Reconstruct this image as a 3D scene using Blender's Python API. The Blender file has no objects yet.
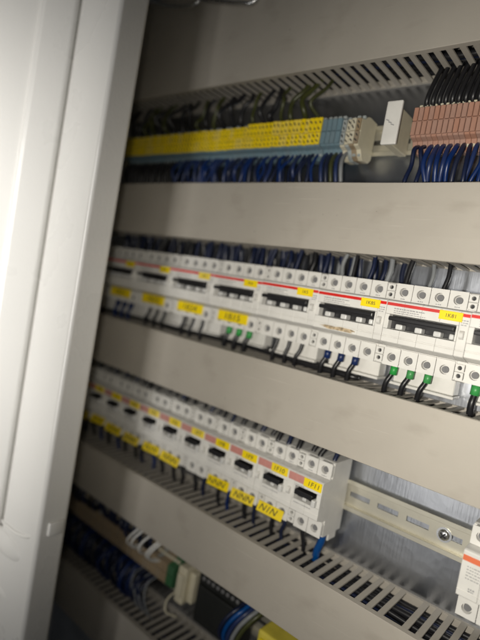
import bpy, bmesh, math, random
from mathutils import Vector, Matrix
random.seed(7)
R = random.uniform
S = 0.001                                    # everything below is written in millimetres
C = bpy.context.scene.collection
sc = bpy.context.scene

# ------------------------------------------------------------------ materials
def mat(name, col, rough=0.5, metal=0.0, var=0.06, scale=40, bump=0.0, bscale=300, spec=0.5, coat=0.0, ov=0.05):
    m = bpy.data.materials.new(name); m.use_nodes = True
    nt = m.node_tree; b = nt.nodes['Principled BSDF']
    tc = nt.nodes.new('ShaderNodeTexCoord')
    n = nt.nodes.new('ShaderNodeTexNoise'); n.inputs['Scale'].default_value = scale; n.inputs['Detail'].default_value = 5
    nt.links.new(tc.outputs['Object'], n.inputs['Vector'])
    r = nt.nodes.new('ShaderNodeValToRGB')
    r.color_ramp.elements[0].position = 0.3; r.color_ramp.elements[1].position = 0.7
    r.color_ramp.elements[0].color = tuple(max(0, c*(1-var)) for c in col)+(1,)
    r.color_ramp.elements[1].color = tuple(min(1, c*(1+var)) for c in col)+(1,)
    nt.links.new(n.outputs['Fac'], r.inputs['Fac'])
    oi = nt.nodes.new('ShaderNodeObjectInfo'); hsv = nt.nodes.new('ShaderNodeHueSaturation')
    for sock, lo, hi in (('Value', 1-ov, 1+ov*0.6), ('Saturation', 1-ov*1.5, 1+ov*3)):
        q = nt.nodes.new('ShaderNodeMapRange'); q.inputs['To Min'].default_value = lo; q.inputs['To Max'].default_value = hi
        nt.links.new(oi.outputs['Random'], q.inputs['Value']); nt.links.new(q.outputs['Result'], hsv.inputs[sock])
    nt.links.new(r.outputs['Color'], hsv.inputs['Color']); nt.links.new(hsv.outputs['Color'], b.inputs['Base Color'])
    mr = nt.nodes.new('ShaderNodeMapRange'); mr.inputs['To Min'].default_value = rough*0.88; mr.inputs['To Max'].default_value = min(1, rough*1.12)
    nt.links.new(n.outputs['Fac'], mr.inputs['Value']); nt.links.new(mr.outputs['Result'], b.inputs['Roughness'])
    b.inputs['Metallic'].default_value = metal
    b.inputs['Specular IOR Level'].default_value = spec
    b.inputs['Coat Weight'].default_value = coat
    if bump:
        n2 = nt.nodes.new('ShaderNodeTexNoise'); n2.inputs['Scale'].default_value = bscale; n2.inputs['Detail'].default_value = 3
        nt.links.new(tc.outputs['Object'], n2.inputs['Vector'])
        bp = nt.nodes.new('ShaderNodeBump'); bp.inputs['Strength'].default_value = bump; bp.inputs['Distance'].default_value = 0.0006
        nt.links.new(n2.outputs['Fac'], bp.inputs['Height']); nt.links.new(bp.outputs['Normal'], b.inputs['Normal'])
    return m

def plate_mat():
    m = mat('galvanised_sheet', (0.50, 0.52, 0.56), 0.29, 1.0, 0.22, 14)
    nt = m.node_tree; b = nt.nodes['Principled BSDF']
    tc = nt.nodes['Texture Coordinate']
    mp = nt.nodes.new('ShaderNodeMapping'); mp.inputs['Scale'].default_value = (420, 420, 26)
    mp.inputs['Rotation'].default_value = (0, math.radians(18), 0)
    nt.links.new(tc.outputs['Object'], mp.inputs['Vector'])
    n = nt.nodes.new('ShaderNodeTexNoise'); n.inputs['Scale'].default_value = 1; n.inputs['Detail'].default_value = 4
    nt.links.new(mp.outputs['Vector'], n.inputs['Vector'])
    v = nt.nodes.new('ShaderNodeTexVoronoi'); v.inputs['Scale'].default_value = 110
    nt.links.new(tc.outputs['Object'], v.inputs['Vector'])
    bp = nt.nodes.new('ShaderNodeBump'); bp.inputs['Strength'].default_value = 0.26; bp.inputs['Distance'].default_value = 0.0004
    nt.links.new(n.outputs['Fac'], bp.inputs['Height'])
    bp2 = nt.nodes.new('ShaderNodeBump'); bp2.inputs['Strength'].default_value = 0.09; bp2.inputs['Distance'].default_value = 0.0006
    nt.links.new(v.outputs['Distance'], bp2.inputs['Height']); nt.links.new(bp.outputs['Normal'], bp2.inputs['Normal'])
    nt.links.new(bp2.outputs['Normal'], b.inputs['Normal'])
    return m

def duct_mat():
    m = mat('grey_duct_plastic', (0.39, 0.362, 0.318), 0.50, 0, 0.07, 9, 0.08, 700, 0.4, ov=0.015)
    nt = m.node_tree; b = nt.nodes['Principled BSDF']; tc = nt.nodes['Texture Coordinate']
    src = b.inputs['Base Color'].links[0].from_socket
    def layer(src, scale, detail, lo, hi, col, fac):
        mp = nt.nodes.new('ShaderNodeMapping'); mp.inputs['Scale'].default_value = scale
        mp.inputs['Rotation'].default_value = (0, 0.13 if scale[2] > 100 else 0, 0)
        n = nt.nodes.new('ShaderNodeTexNoise'); n.inputs['Scale'].default_value = 1; n.inputs['Detail'].default_value = detail
        nt.links.new(tc.outputs['Object'], mp.inputs['Vector']); nt.links.new(mp.outputs['Vector'], n.inputs['Vector'])
        r = nt.nodes.new('ShaderNodeMapRange'); r.inputs['From Min'].default_value = lo; r.inputs['From Max'].default_value = hi; r.inputs['To Max'].default_value = fac
        nt.links.new(n.outputs['Fac'], r.inputs['Value'])
        mx = nt.nodes.new('ShaderNodeMix'); mx.data_type = 'RGBA'; mx.inputs['B'].default_value = col
        nt.links.new(r.outputs['Result'], mx.inputs['Factor']); nt.links.new(src, mx.inputs['A'])
        return mx.outputs['Result']
    src = layer(src, (14, 14, 700), 2, 0.66, 0.74, (0.50, 0.47, 0.42, 1), 0.45)       # fine drag scratches
    src = layer(src, (22, 22, 40), 6, 0.56, 0.72, (0.27, 0.24, 0.20, 1), 0.30)        # hand marks
    src = layer(src, (240, 240, 240), 1, 0.76, 0.80, (0.16, 0.15, 0.13, 1), 0.5)      # specks of dirt
    nt.links.new(src, b.inputs['Base Color'])
    return m

def breaker_mat():
    # white moulded plastic that has yellowed and picked up faint grime
    m = mat('white_moulding', (0.70, 0.69, 0.66), 0.38, 0, 0.05, 60, 0.10, 900)
    return m

M = dict(
    duct=duct_mat(),
    plate=plate_mat(),
    rail=mat('passivated_rail', (0.64, 0.615, 0.52), 0.40, 0.7, 0.08, 30, 0.05, 400),
    slot=mat('rail_slot_shade', (0.22, 0.21, 0.17), 0.6, 0.5, 0.1, 60),
    steel=mat('zinc_screw', (0.62, 0.63, 0.64), 0.28, 1.0, 0.1, 200),
    white=breaker_mat(),
    grey=mat('light_grey_moulding', (0.60, 0.60, 0.59), 0.4, 0, 0.06, 80),
    dim=mat('grey_print', (0.28, 0.28, 0.29), 0.6),
    hole=mat('dark_recess_plastic', (0.16, 0.16, 0.165), 0.6),
    black=mat('black_plastic', (0.012, 0.012, 0.014), 0.38, 0, 0.1, 60),
    red=mat('red_stripe', (0.62, 0.03, 0.025), 0.4, 0, 0.08, 60),
    pink=mat('faded_red_tag', (0.55, 0.25, 0.22), 0.5, 0, 0.08, 90),
    yellow=mat('yellow_tag', (0.86, 0.66, 0.045), 0.45, 0, 0.05, 80),
    ink=mat('black_ink', (0.03, 0.03, 0.03), 0.6),
    scorch=mat('brown_scorch', (0.40, 0.32, 0.22), 0.8, 0, 0.6, 300),
    paint=mat('cream_enamel', (0.78, 0.77, 0.74), 0.28, 0, 0.015, 6, 0.22, 300, 0.5, 0.2),
    tblue=mat('blue_grey_terminal', (0.15, 0.22, 0.26), 0.45, 0, 0.1, 120),
    tgrey=mat('pale_grey_terminal', (0.33, 0.36, 0.36), 0.45, 0, 0.1, 120),
    torange=mat('salmon_terminal', (0.37, 0.215, 0.165), 0.45, 0, 0.1, 120),
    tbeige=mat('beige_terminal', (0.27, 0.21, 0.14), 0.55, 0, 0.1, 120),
    cream=mat('cream_plastic', (0.58, 0.54, 0.42), 0.45, 0, 0.06, 90),
    gterm=mat('dull_green_terminal', (0.045, 0.13, 0.06), 0.5),
    green=mat('green_plastic', (0.05, 0.30, 0.08), 0.4, 0, 0.1, 90),
    wblack=mat('black_pvc', (0.012, 0.012, 0.014), 0.36, 0, 0.1, 60),
    wnavy=mat('navy_pvc', (0.009, 0.014, 0.040), 0.36, 0, 0.1, 60),
    wblue=mat('blue_pvc', (0.010, 0.025, 0.100), 0.36, 0, 0.1, 60),
    wbright=mat('bright_blue_pvc', (0.014, 0.065, 0.22), 0.36, 0, 0.1, 60),
    wolive=mat('olive_pvc', (0.045, 0.05, 0.016), 0.4, 0, 0.15, 60),
    wgrey=mat('grey_pvc', (0.20, 0.21, 0.22), 0.4, 0, 0.1, 60),
    wwhite=mat('white_pvc', (0.72, 0.72, 0.70), 0.3, 0, 0.05, 60),
    wyellow=mat('yellow_pvc', (0.62, 0.52, 0.06), 0.4, 0, 0.1, 60),
    dark=mat('charcoal_housing', (0.012, 0.013, 0.012), 0.5, 0, 0.15, 40),
)

# ------------------------------------------------------------------ mesh helpers (mm)
def nb(): return bmesh.new()

def link(name, bm, m, parent=None, loc=(0, 0, 0), smooth=False):
    bmesh.ops.recalc_face_normals(bm, faces=bm.faces[:])
    bmesh.ops.scale(bm, vec=(S, S, S), verts=bm.verts[:])
    me = bpy.data.meshes.new(name); bm.to_mesh(me); bm.free()
    if smooth:
        for p in me.polygons: p.use_smooth = True
    me.materials.append(M[m] if isinstance(m, str) else m)
    o = bpy.data.objects.new(name, me); C.objects.link(o)
    o.location = [v*S for v in loc]
    if parent: o.parent = parent
    return o

def empty(name, loc=(0, 0, 0)):
    o = bpy.data.objects.new(name, None); C.objects.link(o); o.empty_display_size = 0.01
    o.location = [v*S for v in loc]; return o

def tag(o, label=None, cat=None, group=None, kind=None):
    if label: o['label'] = label
    if cat: o['category'] = cat
    if group: o['group'] = group
    if kind: o['kind'] = kind
    return o

def box(bm, x0, x1, y0, y1, z0, z1, bev=0.0, seg=1, rot=None):
    t = bmesh.new()
    bmesh.ops.create_cube(t, size=1)
    for v in t.verts:
        v.co = Vector(((x0+x1)/2+v.co.x*(x1-x0), (y0+y1)/2+v.co.y*(y1-y0), (z0+z1)/2+v.co.z*(z1-z0)))
    if bev: bmesh.ops.bevel(t, geom=t.edges[:], offset=bev, segments=seg, affect='EDGES', profile=0.5)
    if rot:
        c = Vector(((x0+x1)/2, (y0+y1)/2, (z0+z1)/2))
        bmesh.ops.rotate(t, cent=c, matrix=rot, verts=t.verts[:])
    merge(bm, t)

def merge(bm, t):
    me = bpy.data.meshes.new('tmp'); t.to_mesh(me); t.free(); bm.from_mesh(me); bpy.data.meshes.remove(me)

def prism(bm, prof, x0, x1, ch=0.35):
    """profile of (y, z) points extruded along x with slightly drawn-in ends"""
    cy = sum(p[0] for p in prof)/len(prof); cz = sum(p[1] for p in prof)/len(prof)
    def inset(p): 
        dy, dz = p[0]-cy, p[1]-cz; L = math.hypot(dy, dz) or 1
        return (p[0]-dy/L*ch, p[1]-dz/L*ch)
    rings = [(x0, [inset(p) for p in prof]), (x0+ch, prof), (x1-ch, prof), (x1, [inset(p) for p in prof])] if ch else [(x0, prof), (x1, prof)]
    vs = [[bm.verts.new((x, p[0], p[1])) for p in pr] for x, pr in rings]
    n = len(prof)
    for a, b in zip(vs, vs[1:]):
        for i in range(n): bm.faces.new((a[i], a[(i+1) % n], b[(i+1) % n], b[i]))
    bm.faces.new(vs[0]); bm.faces.new(vs[-1][::-1])

def cyl(bm, c, r, h, axis='y', n=18, r2=None):
    t = bmesh.new()
    bmesh.ops.create_cone(t, cap_ends=True, segments=n, radius1=r, radius2=r if r2 is None else r2, depth=h)
    if axis == 'y': bmesh.ops.rotate(t, matrix=Matrix.Rotation(math.pi/2, 3, 'X'), verts=t.verts[:])
    if axis == 'x': bmesh.ops.rotate(t, matrix=Matrix.Rotation(math.pi/2, 3, 'Y'), verts=t.verts[:])
    bmesh.ops.translate(t, vec=Vector(c), verts=t.verts[:]); merge(bm, t)

def holed(bm, x0, x1, z0, z1, y, cx, cz, r, depth, back, n=16, sx=1.0):
    """front plate at y with a round well of the given depth; side walls run back to y=back"""
    out, inn, bot, sid = [], [], [], []
    for i in range(n):
        a = 2*math.pi*(i+0.5)/n; dx, dz = math.cos(a), math.sin(a)
        tx = ((x1-cx) if dx > 0 else (cx-x0))/max(abs(dx), 1e-6); tz = ((z1-cz) if dz > 0 else (cz-z0))/max(abs(dz), 1e-6)
        t = min(tx, tz)
        out.append(bm.verts.new((cx+dx*t, y, cz+dz*t))); sid.append(bm.verts.new((cx+dx*t, back, cz+dz*t)))
        inn.append(bm.verts.new((cx+dx*r*sx, y, cz+dz*r))); bot.append(bm.verts.new((cx+dx*r*0.92*sx, y+depth, cz+dz*r*0.92)))
    cn = []
    for i in range(n):
        j = (i+1) % n
        bm.faces.new((out[i], out[j], inn[j], inn[i])); bm.faces.new((inn[i], inn[j], bot[j], bot[i]))
        bm.faces.new((out[j], out[i], sid[i], sid[j]))
        # fill the corner the fan cut off
        pi, pj = out[i].co, out[j].co
        if abs(pi.x-pj.x) > 1e-4 and abs(pi.z-pj.z) > 1e-4:
            x = x1 if (pi.x+pj.x)/2 > cx else x0; z = z1 if (pi.z+pj.z)/2 > cz else z0
            q = bm.verts.new((x, y, z)); bm.faces.new((out[i], out[j], q))
    bm.faces.new(bot)

def tube(bm, pts, r, n=8, res=5, taper=None):
    P = [Vector(p) for p in pts]
    if len(P) > 2:
        Q = [P[0]*2-P[1]]+P+[P[-1]*2-P[-2]]; out = []
        for i in range(1, len(Q)-2):
            for k in range(res):
                t = k/res; a, b, c, d = Q[i-1], Q[i], Q[i+1], Q[i+2]
                out.append(0.5*((2*b)+(c-a)*t+(2*a-5*b+4*c-d)*t*t+(3*b-a-3*c+d)*t**3))
        P = out+[P[-1]]
    rings = []; up = Vector((0.31, 0.87, 0.37))
    for i, p in enumerate(P):
        d = (P[min(i+1, len(P)-1)]-P[max(i-1, 0)]).normalized()
        u = d.cross(up).normalized(); v = d.cross(u)
        rings.append([bm.verts.new(p+(u*math.cos(2*math.pi*k/n)+v*math.sin(2*math.pi*k/n))*r) for k in range(n)])
    for a, b in zip(rings, rings[1:]):
        for k in range(n): bm.faces.new((a[k], a[(k+1) % n], b[(k+1) % n], b[k]))
    bm.faces.new(rings[0]); bm.faces.new(rings[-1][::-1])

def text(name, s, size, cx, cz, y, m, parent, slant=0.0, sx=1.0):
    cu = bpy.data.curves.new('t', 'FONT'); cu.body = s; cu.size = size; cu.align_x = 'CENTER'; cu.align_y = 'CENTER'
    cu.extrude = 0.12; cu.resolution_u = 3
    o = bpy.data.objects.new('t', cu); C.objects.link(o)
    bpy.context.view_layer.update()
    me = bpy.data.meshes.new_from_object(o.evaluated_get(bpy.context.evaluated_depsgraph_get()))
    bpy.data.objects.remove(o); bpy.data.curves.remove(cu)
    for v in me.vertices:
        x, z, d = v.co.x*sx, v.co.y, v.co.z
        v.co = ((cx+x+z*slant)*S, (y-d)*S, (cz+z)*S)
    me.name = name; me.materials.clear(); me.materials.append(M[m])
    t = bpy.data.objects.new(name, me); C.objects.link(t); t.parent = parent
    return t

def copy_tree(o, parent=None):
    c = o.copy(); C.objects.link(c)
    if parent: c.parent = parent
    for ch in o.children: copy_tree(ch, c)
    return c

# ------------------------------------------------------------------ setting
PY = 74.0
bm = nb(); box(bm, -262, 900, PY, PY+2.5, -900, 620)
tag(link('mounting_plate', bm, 'plate'), kind='structure')

# ------------------------------------------------------------------ enclosure and door
cab = tag(empty('steel_cabinet', (0, 0, -700)), 'cream painted steel cabinet frame with folded upright left of the breakers', 'cabinet')
def put(o): o.location.z += 0.7; return o
def sheet(bm, prof, z0, z1):
    vs = [[bm.verts.new((x, y, z)) for x, y in prof] for z in (z0, z1)]
    n = len(prof)
    for i in range(n): bm.faces.new((vs[0][i], vs[0][(i+1) % n], vs[1][(i+1) % n], vs[1][i]))
    bm.faces.new(vs[0]); bm.faces.new(vs[1])
def arc(cx, cy, r, a0, a1, n=6):
    return [(cx+r*math.cos(math.radians(a0+(a1-a0)*i/n)), cy+r*math.sin(math.radians(a0+(a1-a0)*i/n))) for i in range(n+1)]
# folded upright: front face between A and B, right return B to C
prof = [(-70, -146)] + arc(-58, -149, 2.5, 180, 270, 3) + arc(17.0, -147, 4.5, 270, 360, 6) + arc(16, -119.5, 5.5, 0, 90, 6) + [(-20, -114), (-20, -117)] + [(12, -117), (17, -122), (17, -143), (14, -146.5), (-58, -146.5), (-70, -143)]
bm = nb(); sheet(bm, prof, -900, 620); upr = put(link('upright', bm, 'paint', cab))
bm = nb(); box(bm, -250, -247, -110, 73.5, -900, 620); put(link('side_wall', bm, 'paint', cab))
bm = nb(); box(bm, -150, -70.2, -147, -143.2, -900, 620); put(link('rebate', bm, 'paint', cab))
bm = nb(); box(bm, -247, -20.2, -116.8, -114.2, -900, 620); put(link('inner_flange', bm, 'paint', cab))
# catch pressed on the upright
def dome(bm, c, r):
    t = bmesh.new(); bmesh.ops.create_uvsphere(t, u_segments=28, v_segments=14, radius=1)
    for v in t.verts: v.co = Vector((c[0]+v.co.x*r[0], c[1]+v.co.y*r[1], c[2]+v.co.z*r[2]))
    merge(bm, t)
bm = nb(); dome(bm, (-52, -149.5, -452), (46, 7, 15)); link('catch', bm, 'paint', upr, smooth=True)
bm = nb(); tube(bm, [(-66, -149, -431), (-50, -151, -430), (-25, -151.2, -428), (-4, -150.8, -423), (10, -148.5, -417)], 2.8, 8, 6); link('lip', bm, 'paint', upr, smooth=True)
bm = nb(); box(bm, 20.4, 25, -140, -120, -414, -398, 1.8, 3); link('clip', bm, 'paint', upr, smooth=True)
bm = nb(); dome(bm, (-38, -149.5, -512), (17, 3, 7)); link('latch_plate', bm, 'paint', upr, smooth=True)

prof = arc(0, 0, 6, 90, 0, 6) + [(6, -30)] + arc(2, -33, 3, 0, -60, 4) + [(-2, -38), (-2, -470), (-30, -470), (-30, 6)]
ca, sa = math.cos(math.radians(-33)), math.sin(math.radians(-33))
prof = [(-74+x*ca-y*sa, -153+x*sa+y*ca) for x, y in prof]
bm = nb(); sheet(bm, prof, -900, 620); put(link('door', bm, 'paint', cab))

# ------------------------------------------------------------------ cable ducts
def duct(zc, H, label, gap=(), off=0.0):
    d = tag(empty('cable_duct', (220, 0, zc)), label, 'cable duct', 'slotted cable ducts across the mounting plate')
    h = H/2; X0, X1 = -246-220, 720-220
    bm = nb()
    pr = [(7, h), (0.5, h), (0, h-0.5), (0, h*0.4), (0, -h*0.4), (0, -h+0.5), (0.5, -h), (7, -h), (7, -h+1.5), (1.6, -h+1.5), (1.6, h-1.5), (7, h-1.5)]
    ph = [random.uniform(0, 6.3) for _ in range(4)]; rings = []; N = 64
    for i in range(N+1):
        x = X0+(X1-X0)*i/N
        dz = 0.45*math.sin(x/95+ph[0])+0.2*math.sin(x/37+ph[1]); dz2 = 0.45*math.sin(x/80+ph[2]); bow = 0.5*math.sin(x/120+ph[3])
        rings.append([bm.verts.new((x, y+(bow-0.5 if abs(z) < h*0.5 else 0), z+(dz if z > 0 else dz2))) for y, z in pr])
    for a, b in zip(rings, rings[1:]):
        for k in range(len(pr)): bm.faces.new((a[k], a[(k+1) % len(pr)], b[(k+1) % len(pr)], b[k]))
    bm.faces.new(rings[0]); bm.faces.new(rings[-1][::-1])
    link('cover', bm, 'duct', d)
    bm = nb()
    box(bm, X0, X1, PY-2.2, PY-0.1, -h+2, h-2)
    x = X0+off
    rnd = random.Random(int(zc)+999)
    while x < X1:
        if not any(a < x+220+3 < b for a, b in gap):
            for s in (1, -1):
                zz = s*(h-2.7); j = rnd.uniform(-0.35, 0.35)
                box(bm, x+j, x+j+5.9, 4, PY-4, zz-0.8, zz+0.8)
                box(bm, x+j-0.5, x+j+6.4, 2.2, 4.2, zz-0.8, zz+0.8)
        x += 12.25
    for s in (1, -1):
        zz = s*(h-2.7); box(bm, X0, X1, PY-4.05, PY-2.25, zz-0.8, zz+0.8)
    link('trough', bm, 'duct', d)
    return d
duct(238, 146, 'tall grey slotted cable duct at the top, above the yellow marked terminals', off=3)
duct(1.5, 73, 'grey slotted cable duct between terminal row and red striped breakers', off=5)
duct(-203.2, 72, 'grey slotted cable duct between the two white breaker rows', off=2)
duct(-407, 70, 'grey slotted cable duct with a missing finger below the bare rail', gap=[(366, 377)], off=7)
duct(-606, 72, 'dark grey slotted cable duct lowest in the cabinet under beige terminals', off=4)

# cables lying in the ducts
for zc, H, nm, side in ((238, 146, 'top', -1), (1.5, 73, 'second', -1), (-203.2, 72, 'third', 1), (-407, 70, 'fourth', 1), (-606, 72, 'lowest', 1)):
    for k in range(22):
        r = random.uniform(2.2, 3.6)
        if k < 15: y0 = 9+k*4.1; z0 = zc+side*(H/2-9-(k % 2)*4-random.uniform(0, 3))
        else: y0 = random.uniform(12, 62); z0 = zc+random.uniform(-H/2+9, H/2-9)
        lim = H/2-7.2
        pts = [(x, max(9, min(66, y0+random.uniform(-4, 4))), max(zc-lim, min(zc+lim, z0+random.uniform(-4, 4)))) for x in range(-240, 720, 80)]
        bm = nb(); tube(bm, pts, r, 7, 4)
        tag(link('cable', bm, random.choice(['wblack', 'wblack', 'wblack', 'wblack', 'wblack', 'wnavy']), smooth=True),
            'dark insulated cable lying inside the %s cable duct' % nm, 'cable', 'cables inside the %s duct' % nm)

# ------------------------------------------------------------------ mounting rails
def rail(zc, x0, x1, label, slots=None, screw=None):
    r = tag(empty('mounting_rail', ((x0+x1)/2, 66, zc)), label, 'rail', 'top hat rails behind the devices')
    cx = (x0+x1)/2; a, b = x0-cx, x1-cx
    # top hat section: flanges at y 0 (front), web at y +6.4 ; slots cut as gaps between web pieces
    bm = nb()
    for s in (1, -1):
        box(bm, a, b, 0, 1, min(s*12.5, s*17.5), max(s*12.5, s*17.5), 0.25)
        box(bm, a, b, 1.02, 6.4, min(s*12.5, s*13.5), max(s*12.5, s*13.5))
        box(bm, a, b, 6.42, 7.4, min(s*2.9, s*13.45), max(s*2.9, s*13.45))
    xs = slots or []
    edges = [a]
    for u, v in xs: edges += [u-cx, v-cx]
    edges.append(b)
    for i in range(0, len(edges), 2): box(bm, edges[i], edges[i+1], 6.42, 7.4, -2.88, 2.88)
    link('rail_profile', bm, 'rail', r)
    if screw is not None:
        bm = nb(); t = bmesh.new(); bmesh.ops.create_uvsphere(t, u_segments=20, v_segments=10, radius=5.6)
        for v in t.verts:
            v.co.y = v.co.y*0.62
            if v.co.y > 0: v.co.y = 0
        bmesh.ops.translate(t, vec=(screw-cx, 5.6, 0), verts=t.verts[:]); merge(bm, t)
        cyl(bm, (screw-cx, 6.0, 0), 7.6, 0.8, 'y', 24)
        sw = link('screw', bm, 'steel', r, smooth=False)
        bm = nb(); box(bm, screw-cx-3.6, screw-cx+3.6, 1.95, 3.6, -0.7, 0.7, rot=Matrix.Rotation(math.radians(35), 3, 'Y'))
        box(bm, screw-cx-0.7, screw-cx+0.7, 1.98, 3.6, -3.6, 3.6, rot=Matrix.Rotation(math.radians(35), 3, 'Y'))
        link('cross_slot', bm, 'black', sw)
    return r
sl = [(285+33.2*k, 309+33.2*k) for k in range(-14, 12)]
rail(-300.2, -240, 700, 'pale yellow zinc rail, bare right of the lower breaker row', sl, 391)
rail(104, -240, 700, 'zinc rail behind the terminal row near the top', sl)
rail(-99, -240, 700, 'zinc rail hidden behind the red striped breakers', sl)
rail(-506, -240, 700, 'zinc rail under the beige terminals at the bottom', sl)

# ------------------------------------------------------------------ breakers
PROF = [(68, 42), (30, 42), (27.5, 41), (27.5, 24.2), (22, 24.0), (10, 23.4), (8.2, 22.4), (8, 21.5), (8, 9.8), (16.5, 9.2), (16.5, -4.4), (8, -5.2), (8, -11.6), (8.7, -12.0), (8.7, -12.5), (8, -12.9), (8.2, -17.6), (9.2, -18.4), (22, -22.4), (27.5, -22.6), (27.5, -41), (30, -42), (68, -42)]
PFULL = PROF[:8] + PROF[11:]
def screw_bm():
    bm = nb(); cyl(bm, (0, 0, 0), 3.1, 1.6, 'y', 16)
    return bm
_scr = {}
def screws(parent, pts):
    for (x, y, z) in pts:
        if 's' not in _scr:
            bm = nb(); cyl(bm, (0, 0.9, 0), 3.3, 1.8, 'y', 16)
            box(bm, -2.6, 2.6, -0.25, 0.3, -0.45, 0.45, rot=Matrix.Rotation(0.6, 3, 'Y'))
            o = link('terminal_screw', bm, 'hole', parent); _scr['s'] = o.data
        else:
            o = bpy.data.objects.new('terminal_screw', _scr['s']); C.objects.link(o); o.parent = parent
        o.location = (x*S, y*S, z*S); o.rotation_euler = (0, random.uniform(0, 3), 0)

def dashes(bm, x0, x1, z, y, h, rnd):
    x = x0
    while x < x1:
        w = rnd.uniform(0.8, 2.6); box(bm, x, min(x+w, x1), y-0.14, y+0.3, z-h/2, z+h/2); x += w+rnd.uniform(0.4, 0.9)

def poles(bm, xs, w=17.5, prof=PROF):
    for x in xs:
        prism(bm, prof, x+0.1, x+w-0.1, 0.3)
        for zc, z0, z1 in ((33, 24.4, 41.4), (-33, -41.4, -23.4)):
            holed(bm, x+0.35, x+w-0.35, z0, z1, 22, x+w/2, zc, 4.5, 4.5, 27.6)

def aux_block(parent, x):
    bm = nb()
    prism(bm, PFULL, x+0.15, x+8.65, 0.35)
    for zc in (36.5, 29.0, -28.5, -36):
        holed(bm, x+0.4, x+8.4, zc-(3.4 if zc > 0 else 3.4), zc+3.4, 22, x+4.4, zc, 2.1, 4, 27.6, 12)
    cyl(bm, (x+4.4, 7.2, 1.5), 4.0, 3.6, 'x', 14)
    a = link('auxiliary_contact', bm, 'white', parent)
    bm = nb(); box(bm, x+0.4, x+8.4, 7.8, 8.2, 18.0, 21.0); link('stripe', bm, 'red', a)
    bm = nb(); rn = random.Random(3); dashes(bm, x+1.6, x+7.5, 14.8, 8, 0.9, rn); dashes(bm, x+1.6, x+7.5, 12.6, 8, 0.7, rn); dashes(bm, x+1.6, x+6.5, 10.6, 8, 0.7, rn)
    link('print', bm, 'dim', a)
    for zc in (36.5, 29, -28.5, -36):
        bm = nb(); cyl(bm, (x+4.4, 25.6, zc), 1.9, 0.5, 'y', 10); link('contact_hole', bm, 'black', a)
    return a

def four_pole():
    t = empty('circuit_breaker', (0, 0, 0))
    bm = nb(); poles(bm, [17.5*k for k in range(4)])
    box(bm, 0.1, 4.6, 8.05, 16.4, -4.9, 9.5); box(bm, 68.3, 69.9, 8.05, 16.4, -4.9, 9.5)   # ends of the toggle window
    link('housing', bm, 'white', t)
    bm = nb(); box(bm, 4.65, 68.25, 16.0, 16.45, -4.3, 9.1); link('toggle_window', bm, 'black', t)
    bm = nb(); box(bm, 5.4, 67.4, 3.8, 15.9, 3.6, 7.6, 0.8, 2); link('toggle_bar', bm, 'black', t)
    for x in (16.6, 35.6, 53.2, 66.0):
        w = 7 if x < 60 else 4
        bm = nb(); box(bm, x-w/2, x+w/2, 5.6, 15.9, -4.2, 1.0, 1.2, 2); link('toggle_hook', bm, 'grey', t)
    bm = nb(); box(bm, 0.3, 69.7, 7.8, 8.2, 18.0, 21.0); link('stripe', bm, 'red', t)
    bm = nb(); rn = random.Random(11)
    dashes(bm, 8, 38, 15.6, 8, 1.0, rn); dashes(bm, 8, 33, 13.4, 8, 0.7, rn); dashes(bm, 8, 40, 11.4, 8, 0.7, rn)
    for k in range(4): dashes(bm, 17.5*k+6.5, 17.5*k+11.5, 26.3, 22, 0.9, rn)
    link('print', bm, 'dim', t)
    mt = link('marker_tag', (lambda b: (box(b, 51.2, 72.2, 7.0, 7.75, 12.9, 21.4, 0.3), b)[1])(nb()), 'yellow', t)
    bm = nb(); box(bm, 4, 66, 50, 68, -59, -42.2, 0.8); box(bm, 2, 68, 44, 68, -62, -59.2, 0.5); link('base_foot', bm, 'white', t)
    screws(t, [(17.5*k+8.75, 24.6, z) for k in range(4) for z in (33, -33)])
    aux_block(t, 70)
    return t

X2 = -160.2; Z2 = -99.0
rows2 = [
 (-1, 'white four-pole breaker with red stripe, almost wholly hidden behind the cabinet upright', None, None),
 (0, 'white four-pole breaker with wide yellow lower tag, next to the cabinet upright', '1B21', None),
 (1, 'red striped four-pole breaker with wide yellow lower tag, second from the cabinet upright', '1B22', None),
 (2, 'red striped four-pole breaker with wide yellow lower tag, third from the cabinet upright', '1B24', None),
 (3, 'four-pole breaker with wide yellow lower tag and green sleeved wires right below it', '1B15', None),
 (4, 'four-pole breaker without lower tag, between yellow tagged one and scorched one', None, None),
 (5, 'four-pole breaker with a brown scorch mark above three blue sleeved wires', None, 'scorch'),
 (6, 'four-pole breaker with three green sleeved black wires, largest complete one at right', None, None),
 (7, 'four-pole breaker cut off by the right picture edge beside the green sleeved wires', None, None)]
small = {0: '1K1', 1: '1K2', 2: '1K3', 3: '1K4', 4: '1K5', 5: '1K85', 6: '1K81', 7: '1K9', -1: '1K0'}
base = four_pole(); allb = []
for i, (k, lab, low, extra) in enumerate(rows2):
    o = base if i == 0 else copy_tree(base)
    allb.append((o, k, lab, low, extra))
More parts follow.
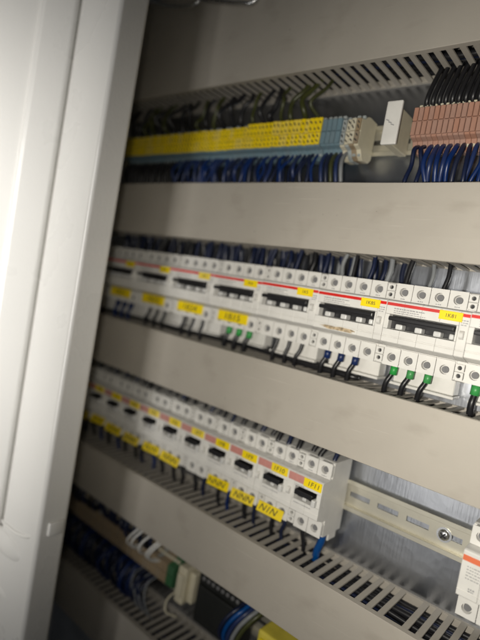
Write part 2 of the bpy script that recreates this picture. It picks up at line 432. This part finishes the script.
for o, k, lab, low, extra in allb:
    o.location = ((X2+78.8*k+R(-0.2, 0.2))*S, R(-0.5, 0.5)*S, (Z2+R(-0.3, 0.3))*S); o.rotation_euler = (R(-0.006, 0.006), R(-0.002, 0.002), 0)
    tag(o, lab, 'circuit breaker', 'four-pole breakers with red stripe in the middle row')
    mt = [c for c in C.objects if c.parent == o and c.name.startswith('marker_tag')][0]
    text('lettering', small[k], 5.0, 62+R(-1, 1), 17.0, 6.95, 'ink', mt)
    if low:
        bm = nb(); box(bm, 6, 56, 20.4, 21.6, -35.2, -22.6, 0.5)
        lt = link('lower_tag', bm, 'yellow', o)
        text('lettering', low, 11, 31, -29, 20.35, 'ink', lt, 0.1, 1.25)
    if extra == 'scorch':
        bm = nb(); n = 22; c = bm.verts.new((30, 0, 0)); ring = []
        rr = random.Random(5)
        for i in range(n):
            a = 2*math.pi*i/n; q = rr.uniform(0.6, 1.0); ring.append(bm.verts.new((30+24*q*math.cos(a), -0.12, 2.6*q*math.sin(a))))
        c.co.y = -0.15
        for i in range(n): bm.faces.new((c, ring[i], ring[(i+1) % n]))
        link('scorch_mark', bm, 'scorch', o, (0, 8.0, -15.3))

# lower row: two poles with a slim contact on the left
def two_pole():
    t = empty('miniature_breaker', (0, 0, 0))
    bm = nb(); poles(bm, [8.8, 26.3])
    box(bm, 8.9, 11.0, 8.05, 16.4, -4.9, 9.5); box(bm, 38.6, 43.7, 8.05, 16.4, -4.9, 9.5)
    link('housing', bm, 'white', t)
    bm = nb(); box(bm, 11.05, 38.55, 16.0, 16.45, -4.3, 9.1); link('toggle_window', bm, 'black', t)
    bm = nb(); box(bm, 12.0, 34.5, 5.2, 14.9, 0.8, 6.4, 0.8, 2); link('toggle_bar', bm, 'black', t)
    bm = nb(); box(bm, 35.2, 40.0, 3.0, 14.9, -4.4, 3.6, 1.2, 2); link('toggle_hook', bm, 'grey', t)
    bm = nb(); box(bm, 22.5, 27.5, 6.5, 14.9, -3.2, 0.4, 0.9, 2)
    link('toggle_hook', bm, 'grey', t)
    bm = nb(); box(bm, 9.2, 20.6, 7.6, 8.2, 13.6, 22.0, 0.2); box(bm, 0.8, 9.0, 7.6, 8.2, 13.6, 22, 0.2); link('red_tag', bm, 'pink', t)
    mt = link('marker_tag', (lambda b: (box(b, 20.8, 43.0, 6.9, 7.9, 13.0, 22.4, 0.3), b)[1])(nb()), 'yellow', t)
    bm = nb(); rn = random.Random(21); dashes(bm, 11, 22, 10.8, 8, 0.8, rn)
    for k in range(2): dashes(bm, 8.8+17.5*k+6, 8.8+17.5*k+12, 26.3, 22, 0.9, rn)
    dashes(bm, 12, 34, -8.5, 8, 0.8, rn); link('print', bm, 'dim', t)
    bm = nb(); box(bm, 3, 40, 50, 68, -54, -42.2, 0.8); link('base_foot', bm, 'white', t)
    screws(t, [(8.8+17.5*k+8.75, 24.6, z) for k in range(2) for z in (33, -33)])
    a = aux_block(t, 0)
    return t
# aux stripe is not wanted on the lower row: its tag covers that place
X3 = 238.5; Z3 = -300.2
ordn = ['first', 'second', 'third', 'fourth', 'fifth', 'sixth', 'seventh', 'eighth', 'ninth', 'tenth', 'eleventh']
base3 = two_pole()
for c in [c for c in C.objects if c.name.startswith('stripe') and c.parent and c.parent.parent == base3]: bpy.data.objects.remove(c)
for g in [g for g in C.objects if g.name.startswith('print') and g.parent and g.parent.parent == base3]: bpy.data.objects.remove(g)
devs = [base3]+[copy_tree(base3) for _ in range(10)]
for i, o in enumerate(devs):
    k = 9-i
    o.location = ((X3-43.8*i+R(-0.25, 0.25))*S, R(-0.5, 0.5)*S, (Z3+R(-0.35, 0.35))*S); o.rotation_euler = (R(-0.008, 0.008), R(-0.004, 0.004), 0)
    if i == 0: lab = 'white two-pole breaker with exposed side at the end of lower row by bare rail'
    elif k == 5: lab = 'white two-pole breaker in the lower row without a yellow tag on its lower terminals'
    elif k == -1: lab = 'two-pole breaker of the lower row mostly hidden behind the cabinet upright'
    else: lab = 'two-pole breaker with yellow lower tag, %s from the bare rail end of lower row' % ordn[i]
    tag(o, lab, 'circuit breaker', 'two-pole breakers in the lower row')
    for c in o.children:
        if c.name.startswith('marker_tag'): c.location = (R(-0.8, 0.8)*S, 0, R(-0.5, 0.5)*S); c.rotation_euler = (0, R(-0.015, 0.015), 0); text('lettering', '1F%d' % (k+2), 7.2, 31.5+R(-2, 2), 17.5, 6.85, 'ink', c, 0.15, 1.1)
    if k not in (9, 5):
        tl = Matrix.Rotation(math.radians(-14+R(-8, 8)), 3, 'X') @ Matrix.Rotation(R(-0.05, 0.05), 3, 'Y')
        dz = R(-1.5, 1.5); a = 7 if k in (6, 3) else R(1.0, 4.5); b = R(38.5, 43)
        bm = nb(); box(bm, a, b, 19.2, 20.4, -43.5+dz, -31.2+dz, 0.6, 1, tl)
        lt = link('lower_tag', bm, 'yellow', o)
        tx = text('lettering', random.choice(['NNN', 'N1N', 'NNN', 'NN1']), 10.5, (a+b)/2+R(-2, 2), -37.4+dz, 19.0, 'ink', lt, 0.35, 1.15)
        c = Vector(((a+b)/2*S, 19.8*S, (-37.35+dz)*S))
        for v in tx.data.vertices: v.co = tl @ (v.co-c)+c

# single device at the right end of the bare rail
d = tag(empty('isolator_switch', (424, 0, Z3-2)), 'white rail device with orange red band, cut off at lower right corner', 'isolator')
bm = nb()
for x in (0, 17.5, 35):
    prism(bm, PFULL, x+0.1, x+17.4, 0.3)
    for zc, z0, z1 in ((33, 24.4, 41.4), (-33, -41.4, -23.4)):
        holed(bm, x+0.35, x+17.15, z0, z1, 22, x+8.75, zc, 4.5, 4.5, 27.6)
link('housing', bm, 'white', d)
bm = nb(); box(bm, 0.4, 52, 7.7, 8.2, 13.6, 18.6, 0.1); link('band', bm, mat('orange_red_band', (0.70, 0.20, 0.11), 0.45), d)
bm = nb(); rn = random.Random(8)
for q in range(5): dashes(bm, 5, 22, 9.5-2.6*q, 8, 0.7, rn)
dashes(bm, 9, 14, -9, 8, 1.2, rn); dashes(bm, 9, 13.5, -11, 8, 1.0, rn); link('print', bm, 'dim', d)
screws(d, [(17.5*k+8.75, 24.6, z) for k in range(3) for z in (33, -33)])

# ------------------------------------------------------------------ wires
def wire(pts, r, m, label, group, name='wire', sleeve=None, n=8):
    bm = nb(); tube(bm, pts, r, n)
    o = tag(link(name, bm, m, smooth=True), label, 'wire', group)
    if sleeve:
        a, b, sm, sr = sleeve
        s = nb(); tube(s, [a, b], sr, 10); link('sleeve', s, sm, o, smooth=True)
    return o
# above the middle breakers: from the second duct down into the upper terminals
for k in range(0, 8):
    for p in range(4):
        x = X2+78.8*k+17.5*p+8.75
        if x > 330 and p in (0, 3): continue
        for q in ((0, 1) if x < 300 else (0,)):
            xx = x+R(-3, 3)+(q*8-2); y = R(30, 46) if q == 0 else R(48, 62)
            col = random.choice(['wnavy', 'wnavy', 'wblack', 'wgrey'] if x > 200 else ['wnavy', 'wnavy', 'wblack'])
            wire([(xx+R(-6, 6), y+6, -20), (xx+R(-2, 2), y+2, -42), (xx, y, -56), (xx, y-1, -60)], R(2.0, 2.9), col,
                 'dark wire dropping from the duct into an upper breaker terminal in middle row', 'wires above the middle breakers')
for j in range(34):          # dense dark looms behind, left of the shiny plate
    x = -190+j*14.2+R(-3, 3)
    if x > 305: break
    wire([(x+R(-5, 5), 58, -18), (x, 66, -46), (x+R(-5, 5), 66, -70)], R(3.2, 4.4), random.choice(['wnavy', 'wblack', 'wnavy']),
         'navy loom wire standing against the plate behind the middle breakers', 'loom wires behind the middle breakers')
# below the middle breakers
def lower_wire(x, col, sleeve, label, group, r=2.4, drift=0):
    wire([(x, 36, -140), (x-0.5+drift*0.2, 35, -150), (x-2+drift*0.6, 33, -160), (x-3+drift, 38, -178)], r, col, label, group,
         sleeve=((x, 36, -140.8), (x-0.3, 35.4, -150.5), sleeve, r+1.1) if sleeve else None)
for x in (321.5, 339, 356.5):
    lower_wire(x, 'wblack', 'green', 'black wire with green end sleeve below the largest complete breaker', 'green sleeved wires under the right breaker', 2.7, -5)
for x in (243, 260, 277.5):
    lower_wire(x, 'wblack', 'wblue', 'black wire with blue end sleeve below the scorched breaker', 'blue sleeved wires under the scorched breaker', 2.7, -4)
for x in (94, 111, 128):
    lower_wire(x, 'wblack', 'green', 'dark wire with green sleeve under the rightmost wide yellow tag', 'green sleeved wires under the yellow tag', 2.9, -3)
lower_wire(401, 'wblack', 'green', 'black wire with green sleeve at the right picture edge', None, 3.2, 2)
for x in (-150, -133, -116):
    lower_wire(x, 'wblue', 'wblue', 'blue wire under the breaker next to the cabinet upright', 'blue wires by the cabinet upright', 2.8)
for x in (-70, -52, -35, 9, 26, 44, 172, 190, 208):
    lower_wire(x, 'wblack', None, 'plain black wire leaving an untagged lower terminal in the middle row', 'plain black wires under the middle breakers', 2.3, R(-5, 3))
for j in range(3):          # long dark cables lying along the top of the third duct
    pts = [(x, 45+j*7+R(-2, 2), -163+R(-3, 1)+j*1.5) for x in range(-200, 330, 60)]
    wire(pts, 3.0, 'wblack', 'black cable running along the top of the duct under the middle breakers', 'cables along the duct under the middle breakers')
# above the lower row
for i in range(11):
    for p in range(3):
        x = X3-43.8*i+9+14*p+R(-2, 2)
        y = R(28, 40)
        wire([(x+R(-8, 8), y+22, -225), (x+R(-3, 3), y+10, -243), (x, y+2, -256), (x, y, -261)], R(2.3, 3.1), random.choice(['wblack', 'wnavy', 'wblack']),
             'dark wire bending from the duct into an upper terminal of the lower breakers', 'wires above the lower breakers')
# below the lower row
for i in range(11):
    for p in range(2):
        x = X3-43.8*i+16+17.5*p
        if i == 0 and p == 1: continue
        col = 'wblue' if (i in (6, 8, 9) and p == 0) or i == 3 and p == 1 else random.choice(['wblack', 'wnavy', 'wblack'])
        wire([(x, 36, -341), (x+R(-1, 1), 35, -352), (x+R(-4, 2), 38, -364), (x+R(-6, 2), 44, -382)], R(2.2, 2.8), col,
             '%s wire dropping from a lower terminal of the two-pole breakers into duct' % ('blue' if col == 'wblue' else 'dark'), '%s wires below the lower breakers' % ('blue' if col == 'wblue' else 'dark'))
wire([(276, 40, -341), (276, 40, -352), (272, 42, -366), (268, 50, -386)], 4.2, 'wbright', 'thick bright blue wire under the end breaker beside the bare rail', None)

# ------------------------------------------------------------------ terminal row at the top
Z1 = 104.0
TP = [(65.5, 21), (48, 22), (44, 21), (38, 16), (31, 15), (30, 14), (30, -14), (31, -15), (38, -17), (42, -24), (47, -27), (60, -26), (65.5, -21)]
def terminal(name, body, marker=None, w=5.9, marks=True, clip='tgrey', seed=0, tall=0):
    t = empty(name, (0, 0, 0))
    bm = nb(); prism(bm, TP, 0.1, w-0.1, 0.55 if body == 'torange' else 0.3); link('housing', bm, body, t)
    if marker:
        for z0, z1 in ((1.2, 14.6+tall), (-13.2, 0.4)):
            bm = nb(); box(bm, 0.35, w-0.35, 27.6, 30.2, z0, z1, 0.4)
            mk = link('marker', bm, marker, t)
            if marks:
                bm = nb(); rr = random.Random(int(z0*10)+seed*17)
                for q in range(2):
                    za = z0+1.6+q*(z1-z0-2)/2; hh = rr.uniform(3.6, 5.2); xx = w/2+rr.uniform(-0.5, 0.5)
                    box(bm, xx-0.65, xx+0.65, 27.45, 27.8, za, za+hh, rot=Matrix.Rotation(math.radians(rr.uniform(-50, -25)), 3, 'Y'))
                    if rr.random() < 0.6: box(bm, xx-1.4, xx+1.4, 27.43, 27.78, za+hh*0.5-0.35, za+hh*0.5+0.35, rot=Matrix.Rotation(math.radians(rr.uniform(-20, 40)), 3, 'Y'))
                link('lettering', bm, 'ink', mk)
    bm = nb(); box(bm, 1.0, w-1.0, 40.2, 43, -23.6, -19.6, 0.4); link('clamp_mouth', bm, clip, t)
    bm = nb(); box(bm, 1.0, w-1.0, 37.0, 41, 17.0, 20.6, 0.4); link('clamp_mouth', bm, clip, t)
    return t
def run(proto, n, x0, pitch, z, label, group, cat='terminal block', skip=()):
    out = []
    for i in range(n):
        o = proto if i == 0 else copy_tree(proto)
        o.location = ((x0+pitch*i)*S, 0, z*S); tag(o, label, cat, group); out.append(o)
    return out
ty = [terminal('terminal_block', 'tblue', 'yellow', seed=q, tall=0 if q < 6 else 3.2) for q in range(10)]
used = set()
for i in range(62):
    q = random.randrange(6) if i < 43 else 6+random.randrange(4)
    o = copy_tree(ty[q]) if q in used else ty[q]
    used.add(q); o.location = ((-187+6*i)*S, R(-0.5, 0.5)*S, (Z1+R(-0.4, 0.4))*S)
    if i < 43: tag(o, 'slim blue grey terminal block with yellow markers in the top row', 'terminal block', 'yellow marked terminals in the top row')
    else: tag(o, 'slim blue grey terminal block with taller yellow marker, right end of the yellow run', 'terminal block', 'taller yellow marked terminals in the top row')
for q in range(10):
    assert q in used
run(terminal('terminal_block', 'tblue', 'tblue', 6.2, False), 4, 186, 6.3, Z1, 'unmarked blue grey terminal block right of the yellow marked ones', 'unmarked blue grey terminals in the top row')
for i, (bd, mk, w, lab) in enumerate((('cream', 'tgrey', 5.6, 'beige terminal block with grey marker, directly right of blue grey terminals'), ('tgrey', 'cream', 5.0, 'pale grey terminal block between beige terminals in the top row'),
                                 ('tbeige', 'cream', 6.2, 'brownish beige terminal block in the top row'), ('cream', 'tbeige', 5.6, 'last beige terminal block before the empty rail piece in top row'))):
    o = terminal('terminal_block', bd, mk, w, True, 'tgrey', seed=30+i)
    o.location = ((211.5+6.1*i)*S, R(-1.5, 1.5)*S, (Z1-2)*S); tag(o, lab, 'terminal block', 'beige terminals in the top row')
run(terminal('terminal_block', 'torange', 'torange', 5.2, False, 'cream'), 34, 293, 5.3, Z1+3, 'slim salmon coloured terminal block above blue wires at the right', 'salmon terminals in the top row')
# end bracket with a white marker holder
e = tag(empty('end_bracket', (268, 0, Z1)), 'white upright end bracket with tag, left of the salmon terminals', 'end bracket')
bm = nb(); box(bm, 0, 9, 24, 65, -20, 22, 1.0, 2); link('clamp', bm, 'cream', e)
bm = nb(); box(bm, -2, 15, 20, 23.8, -21, 24, 1.2, 2); hd = link('tag_holder', bm, 'white', e)
bm = nb(); rn = random.Random(2)
for q, z in enumerate((4, 1.5, -1)): box(bm, 0+q*3, 4+q*3, 19.8, 20.1, z-0.5, z+0.5, rot=Matrix.Rotation(math.radians(20), 3, 'Y'))
link('print', bm, 'dim', hd)
# wires of the top row
for i in range(40):
    x = -60+i*6.1
    wire([(x, 43, 84), (x+R(-1, 1), 36+R(-3, 3), 76), (x+R(-3, 3), 30+R(-4, 5), 62), (x+R(-5, 5), 32+R(-5, 5), 44), (x+R(-4, 4), 40, 28)], R(1.8, 2.3), random.choice(['wblue', 'wblue', 'wnavy', 'wnavy']),
         'blue wire leaving the bottom of a yellow marked terminal', 'blue wires under the yellow marked terminals')
for i in range(17):
    x = -184+i*7.2
    wire([(x, 43, 84), (x+R(-1, 1), 38, 74), (x+R(-2, 2), 36, 60), (x, 42, 30)], 2.3, 'wblack',
         'black wire under the far left of the yellow marked terminals', 'black wires under the far left terminals')
for i in range(22):
    x = -178+i*16.6+R(-2, 2)
    wire([(x, 42, 121), (x+1, R(26, 36), R(126, 133)), (x+R(-4, 9), R(20, 34), R(138, 148)), (x+R(-4, 12), 34, 158), (x+R(0, 14), 44, 175)], R(2.2, 3.6), random.choice(['wolive', 'wblack', 'wblack']),
         'dark olive wire arching up from a yellow marked terminal into the top duct', 'olive wires above the yellow marked terminals')
for i in range(20):
    x = 300+i*6.4
    wire([(x, 42, 86), (x+R(-1, 1), 34+R(-3, 3), 80), (x+R(-3, 3), 29+R(-4, 4), 64), (x+R(-5, 5), 32+R(-4, 4), 44), (x+R(-4, 4), 42, 28)], R(2.1, 2.7), random.choice(['wblue', 'wnavy', 'wblue']),
         'blue wire leaving the bottom of a salmon terminal', 'blue wires under the salmon terminals')
    wire([(x, 42, 124), (x+1, 36, 132), (x+3, 38, 146), (x+6, 48, 172)], 2.4, 'wblack',
         'black wire rising from a salmon terminal into the top duct', 'black wires above the salmon terminals')
for i in range(5):
    x = 190+i*6.5
    wire([(x, 43, 84), (x+2, 32, 74), (x+5, 27, 60), (x+8, 34, 30)], 2.3, ['wblue', 'wnavy', 'wolive', 'wblue', 'wgrey'][i],
         'loose wire slanting down from the unmarked blue grey terminals', 'loose wires under the unmarked terminals')
# glinting bare cables crossing in front of the top duct
for i, pts in enumerate(([(-190, 8, 345), (-140, -6, 312), (-122, -10, 302), (-90, -12, 289), (-58, -10, 281), (-30, -4, 284), (-10, 10, 330)],
                         [(-60, 8, 330), (-23, -8, 286), (16, -12, 271), (57, -10, 260), (80, -4, 264), (110, 10, 330)])):
    wire(pts, 2.4, 'steel', ['bright metal braid hanging over the top duct nearest the cabinet upright', 'bright metal braid hanging over the top duct, farther from the upright'][i], None, 'cable_braid')

# ------------------------------------------------------------------ bottom row
Z4 = -500.0
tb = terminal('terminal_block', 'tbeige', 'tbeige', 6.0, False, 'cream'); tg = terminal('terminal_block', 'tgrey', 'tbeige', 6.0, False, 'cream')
used = set()
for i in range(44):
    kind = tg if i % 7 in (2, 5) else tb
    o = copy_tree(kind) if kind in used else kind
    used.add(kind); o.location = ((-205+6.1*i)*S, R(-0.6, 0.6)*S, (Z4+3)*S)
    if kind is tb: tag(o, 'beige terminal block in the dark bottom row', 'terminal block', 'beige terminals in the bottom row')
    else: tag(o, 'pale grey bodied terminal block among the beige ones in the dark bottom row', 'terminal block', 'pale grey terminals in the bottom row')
run(terminal('terminal_block', 'gterm', 'gterm', 6.4, False, 'cream'), 2, 64, 6.6, Z4+3, 'green terminal block beside cream end bracket in the bottom row', 'green terminals in the bottom row')
for i in range(36):
    x = -205+i*6.7+R(-1, 1)
    wire([(x, 42, Z4+20), (x+R(-2, 2), R(18, 33), Z4+R(20, 28)), (x+R(-6, 6), R(16, 32), Z4+42), (x+R(-6, 8), 44, Z4+72)], R(2.2, 2.9), random.choice(['wnavy', 'wnavy', 'wblack']),
         'navy wire rising from a beige terminal into the duct above', 'navy wires above the beige terminals')
    wire([(x, 42, Z4-20), (x+R(-2, 2), R(18, 32), Z4-R(22, 30)), (x+R(-6, 6), R(14, 30), Z4-48), (x+R(-6, 6), 44, Z4-84)], R(2.3, 3.0), random.choice(['wnavy', 'wnavy', 'wblue']),
         'navy wire falling from a beige terminal into the lowest duct', 'navy wires under the beige terminals')
for i, x in enumerate((2, 10, 26, 44, 49)):
    wire([(x, 40, Z4+14), (x-2, 20, Z4+16), (x+R(-2, 2), 5, Z4+26), (x+6, 2, Z4+40), (x+14, 14, Z4+54), (x+20, 40, Z4+66)], 1.5, 'wwhite',
         'thin white looped wire above the beige terminals beside green blocks', 'white looped wires in the bottom row')
for i, x in enumerate((6, 14, 24, 36)):
    wire([(x, 42, Z4-19), (x-1, 24, Z4-26), (x+4, 18, Z4-44), (x+10, 26, Z4-66), (x+10, 44, Z4-86)], 1.2, 'wgrey',
         'thin grey looped wire hanging below the beige terminals', 'grey looped wires in the bottom row')
wire([(78, 40, Z4-18), (76, 26, Z4-26), (82, 20, Z4-38), (92, 34, Z4-46)], 1.4, 'cream', 'short cream wire curling under the green terminal blocks', None)
e = tag(empty('end_bracket', (84, 0, Z4)), 'cream end bracket right of the green blocks in the bottom row', 'end bracket')
bm = nb(); box(bm, 0, 16, 28, 65, -24, 27, 3, 3); box(bm, 16.2, 26, 36, 65, -20, 22, 2, 2); link('clamp', bm, 'cream', e)
bm = nb(); box(bm, 3, 14, 25, 27.9, -12, 18, 1, 2); link('tag_holder', bm, 'cream', e)
e = tag(empty('relay_module', (118, 0, Z4)), 'charcoal relay module in the dark between cream bracket and yellow connector', 'relay')
bm = nb(); box(bm, 0, 76, 34, 65, -34, 36, 2, 2); box(bm, 4, 72, 29, 33.9, -20, 20, 1.5, 2); link('housing', bm, 'dark', e)
for k in range(8):
    bm = nb(); cyl(bm, (9+k*8.3, 33.6, 28), 2.6, 1.2, 'y', 12); link('terminal_screw', bm, 'hole', e)
e = tag(empty('plug_connector', (226, 0, Z4)), 'yellow plug connector at the lower edge under the fourth duct', 'connector')
bm = nb(); box(bm, 4, 46, 18, 65, -26, 27, 3, 3); link('housing', bm, 'wyellow', e)
bm = nb(); box(bm, 9, 41, 15, 17.9, 6, 20, 1, 2); link('latch', bm, 'wyellow', e)
for i in range(5):
    x = 186+i*6
    wire([(x+16, 44, Z4+40), (x+8, 16+i*2, Z4+28), (x-2, 10+i*2, Z4+8), (x-6, 18, Z4-14), (x+2, 44, Z4-40)], 2.8, ['wnavy', 'wbright', 'wblue', 'wgrey', 'wolive'][i],
         ['blue cable looping beside the yellow connector, leftmost of the bunch', 'bright blue cable in the bunch beside the yellow connector', 'blue cable looping between bright blue and white cables', 'pale grey cable in the bunch beside the yellow connector', 'olive cable touching the yellow connector'][i], 'cable bunch beside the yellow connector')

# ------------------------------------------------------------------ camera
cam = bpy.data.cameras.new('camera'); co = bpy.data.objects.new('camera', cam); C.objects.link(co)
d = Vector((-0.63214972, 0.7726587, -0.05818299)); Rv = Vector((0.75573859, 0.63139312, 0.17378695)); U = Vector((-0.17101434, -0.06588824, 0.98306299))
m = Matrix(((Rv.x, U.x, -d.x, 514.19*S), (Rv.y, U.y, -d.y, -460.08*S), (Rv.z, U.z, -d.z, -92.95*S), (0, 0, 0, 1)))
co.matrix_world = m
cam.sensor_fit = 'VERTICAL'; cam.sensor_height = 36; cam.sensor_width = 27; cam.lens = 494.37/640*36
cam.clip_start = 0.01; cam.clip_end = 50
cam.dof.use_dof = True; cam.dof.focus_distance = 0.475; cam.dof.aperture_fstop = 2.2
sc.camera = co

# ------------------------------------------------------------------ light
w = bpy.data.worlds.new('World'); sc.world = w; w.use_nodes = True
bg = w.node_tree.nodes['Background']; bg.inputs['Color'].default_value = (0.9, 0.95, 1.0, 1); bg.inputs['Strength'].default_value = 0.028
def area(name, loc, target, sx, sy, power, col):
    l = bpy.data.lights.new(name, 'AREA'); l.shape = 'RECTANGLE'; l.size = sx*S; l.size_y = sy*S; l.energy = power; l.color = col
    o = bpy.data.objects.new(name, l); C.objects.link(o); o.location = [v*S for v in loc]
    dv = Vector(target)-Vector(loc); o.rotation_euler = dv.to_track_quat('-Z', 'Y').to_euler()
    return o
def spot(name, loc, target, angle, radius, power, col, blend=1.0):
    l = bpy.data.lights.new(name, 'SPOT'); l.spot_size = math.radians(angle); l.spot_blend = blend; l.shadow_soft_size = radius*S; l.energy = power; l.color = col
    o = bpy.data.objects.new(name, l); C.objects.link(o); o.location = [v*S for v in loc]
    o.rotation_euler = (Vector(target)-Vector(loc)).to_track_quat('-Z', 'Y').to_euler()
    return o
spot('torch', (485, -470, -110), (410, 0, -125), 110, 9, 12.0, (1.0, 0.945, 0.84))
area('strip_lamp', (85, -1150, -330), (330, 74, -160), 100, 800, 1.3, (1.0, 0.97, 0.92))
dl = area('door_fill', (95, -650, -160), (-160, -270, -150), 260, 600, 1.1, (1.0, 0.97, 0.92)); dl.data.spread = math.radians(64)  # added fill light, no real lamp: brightens door and upright beyond the torch beam

sc.view_settings.view_transform = 'Standard'; sc.view_settings.look = 'None'; sc.view_settings.gamma = 1; sc.view_settings.exposure = 0
sc.view_settings.use_curve_mapping = False
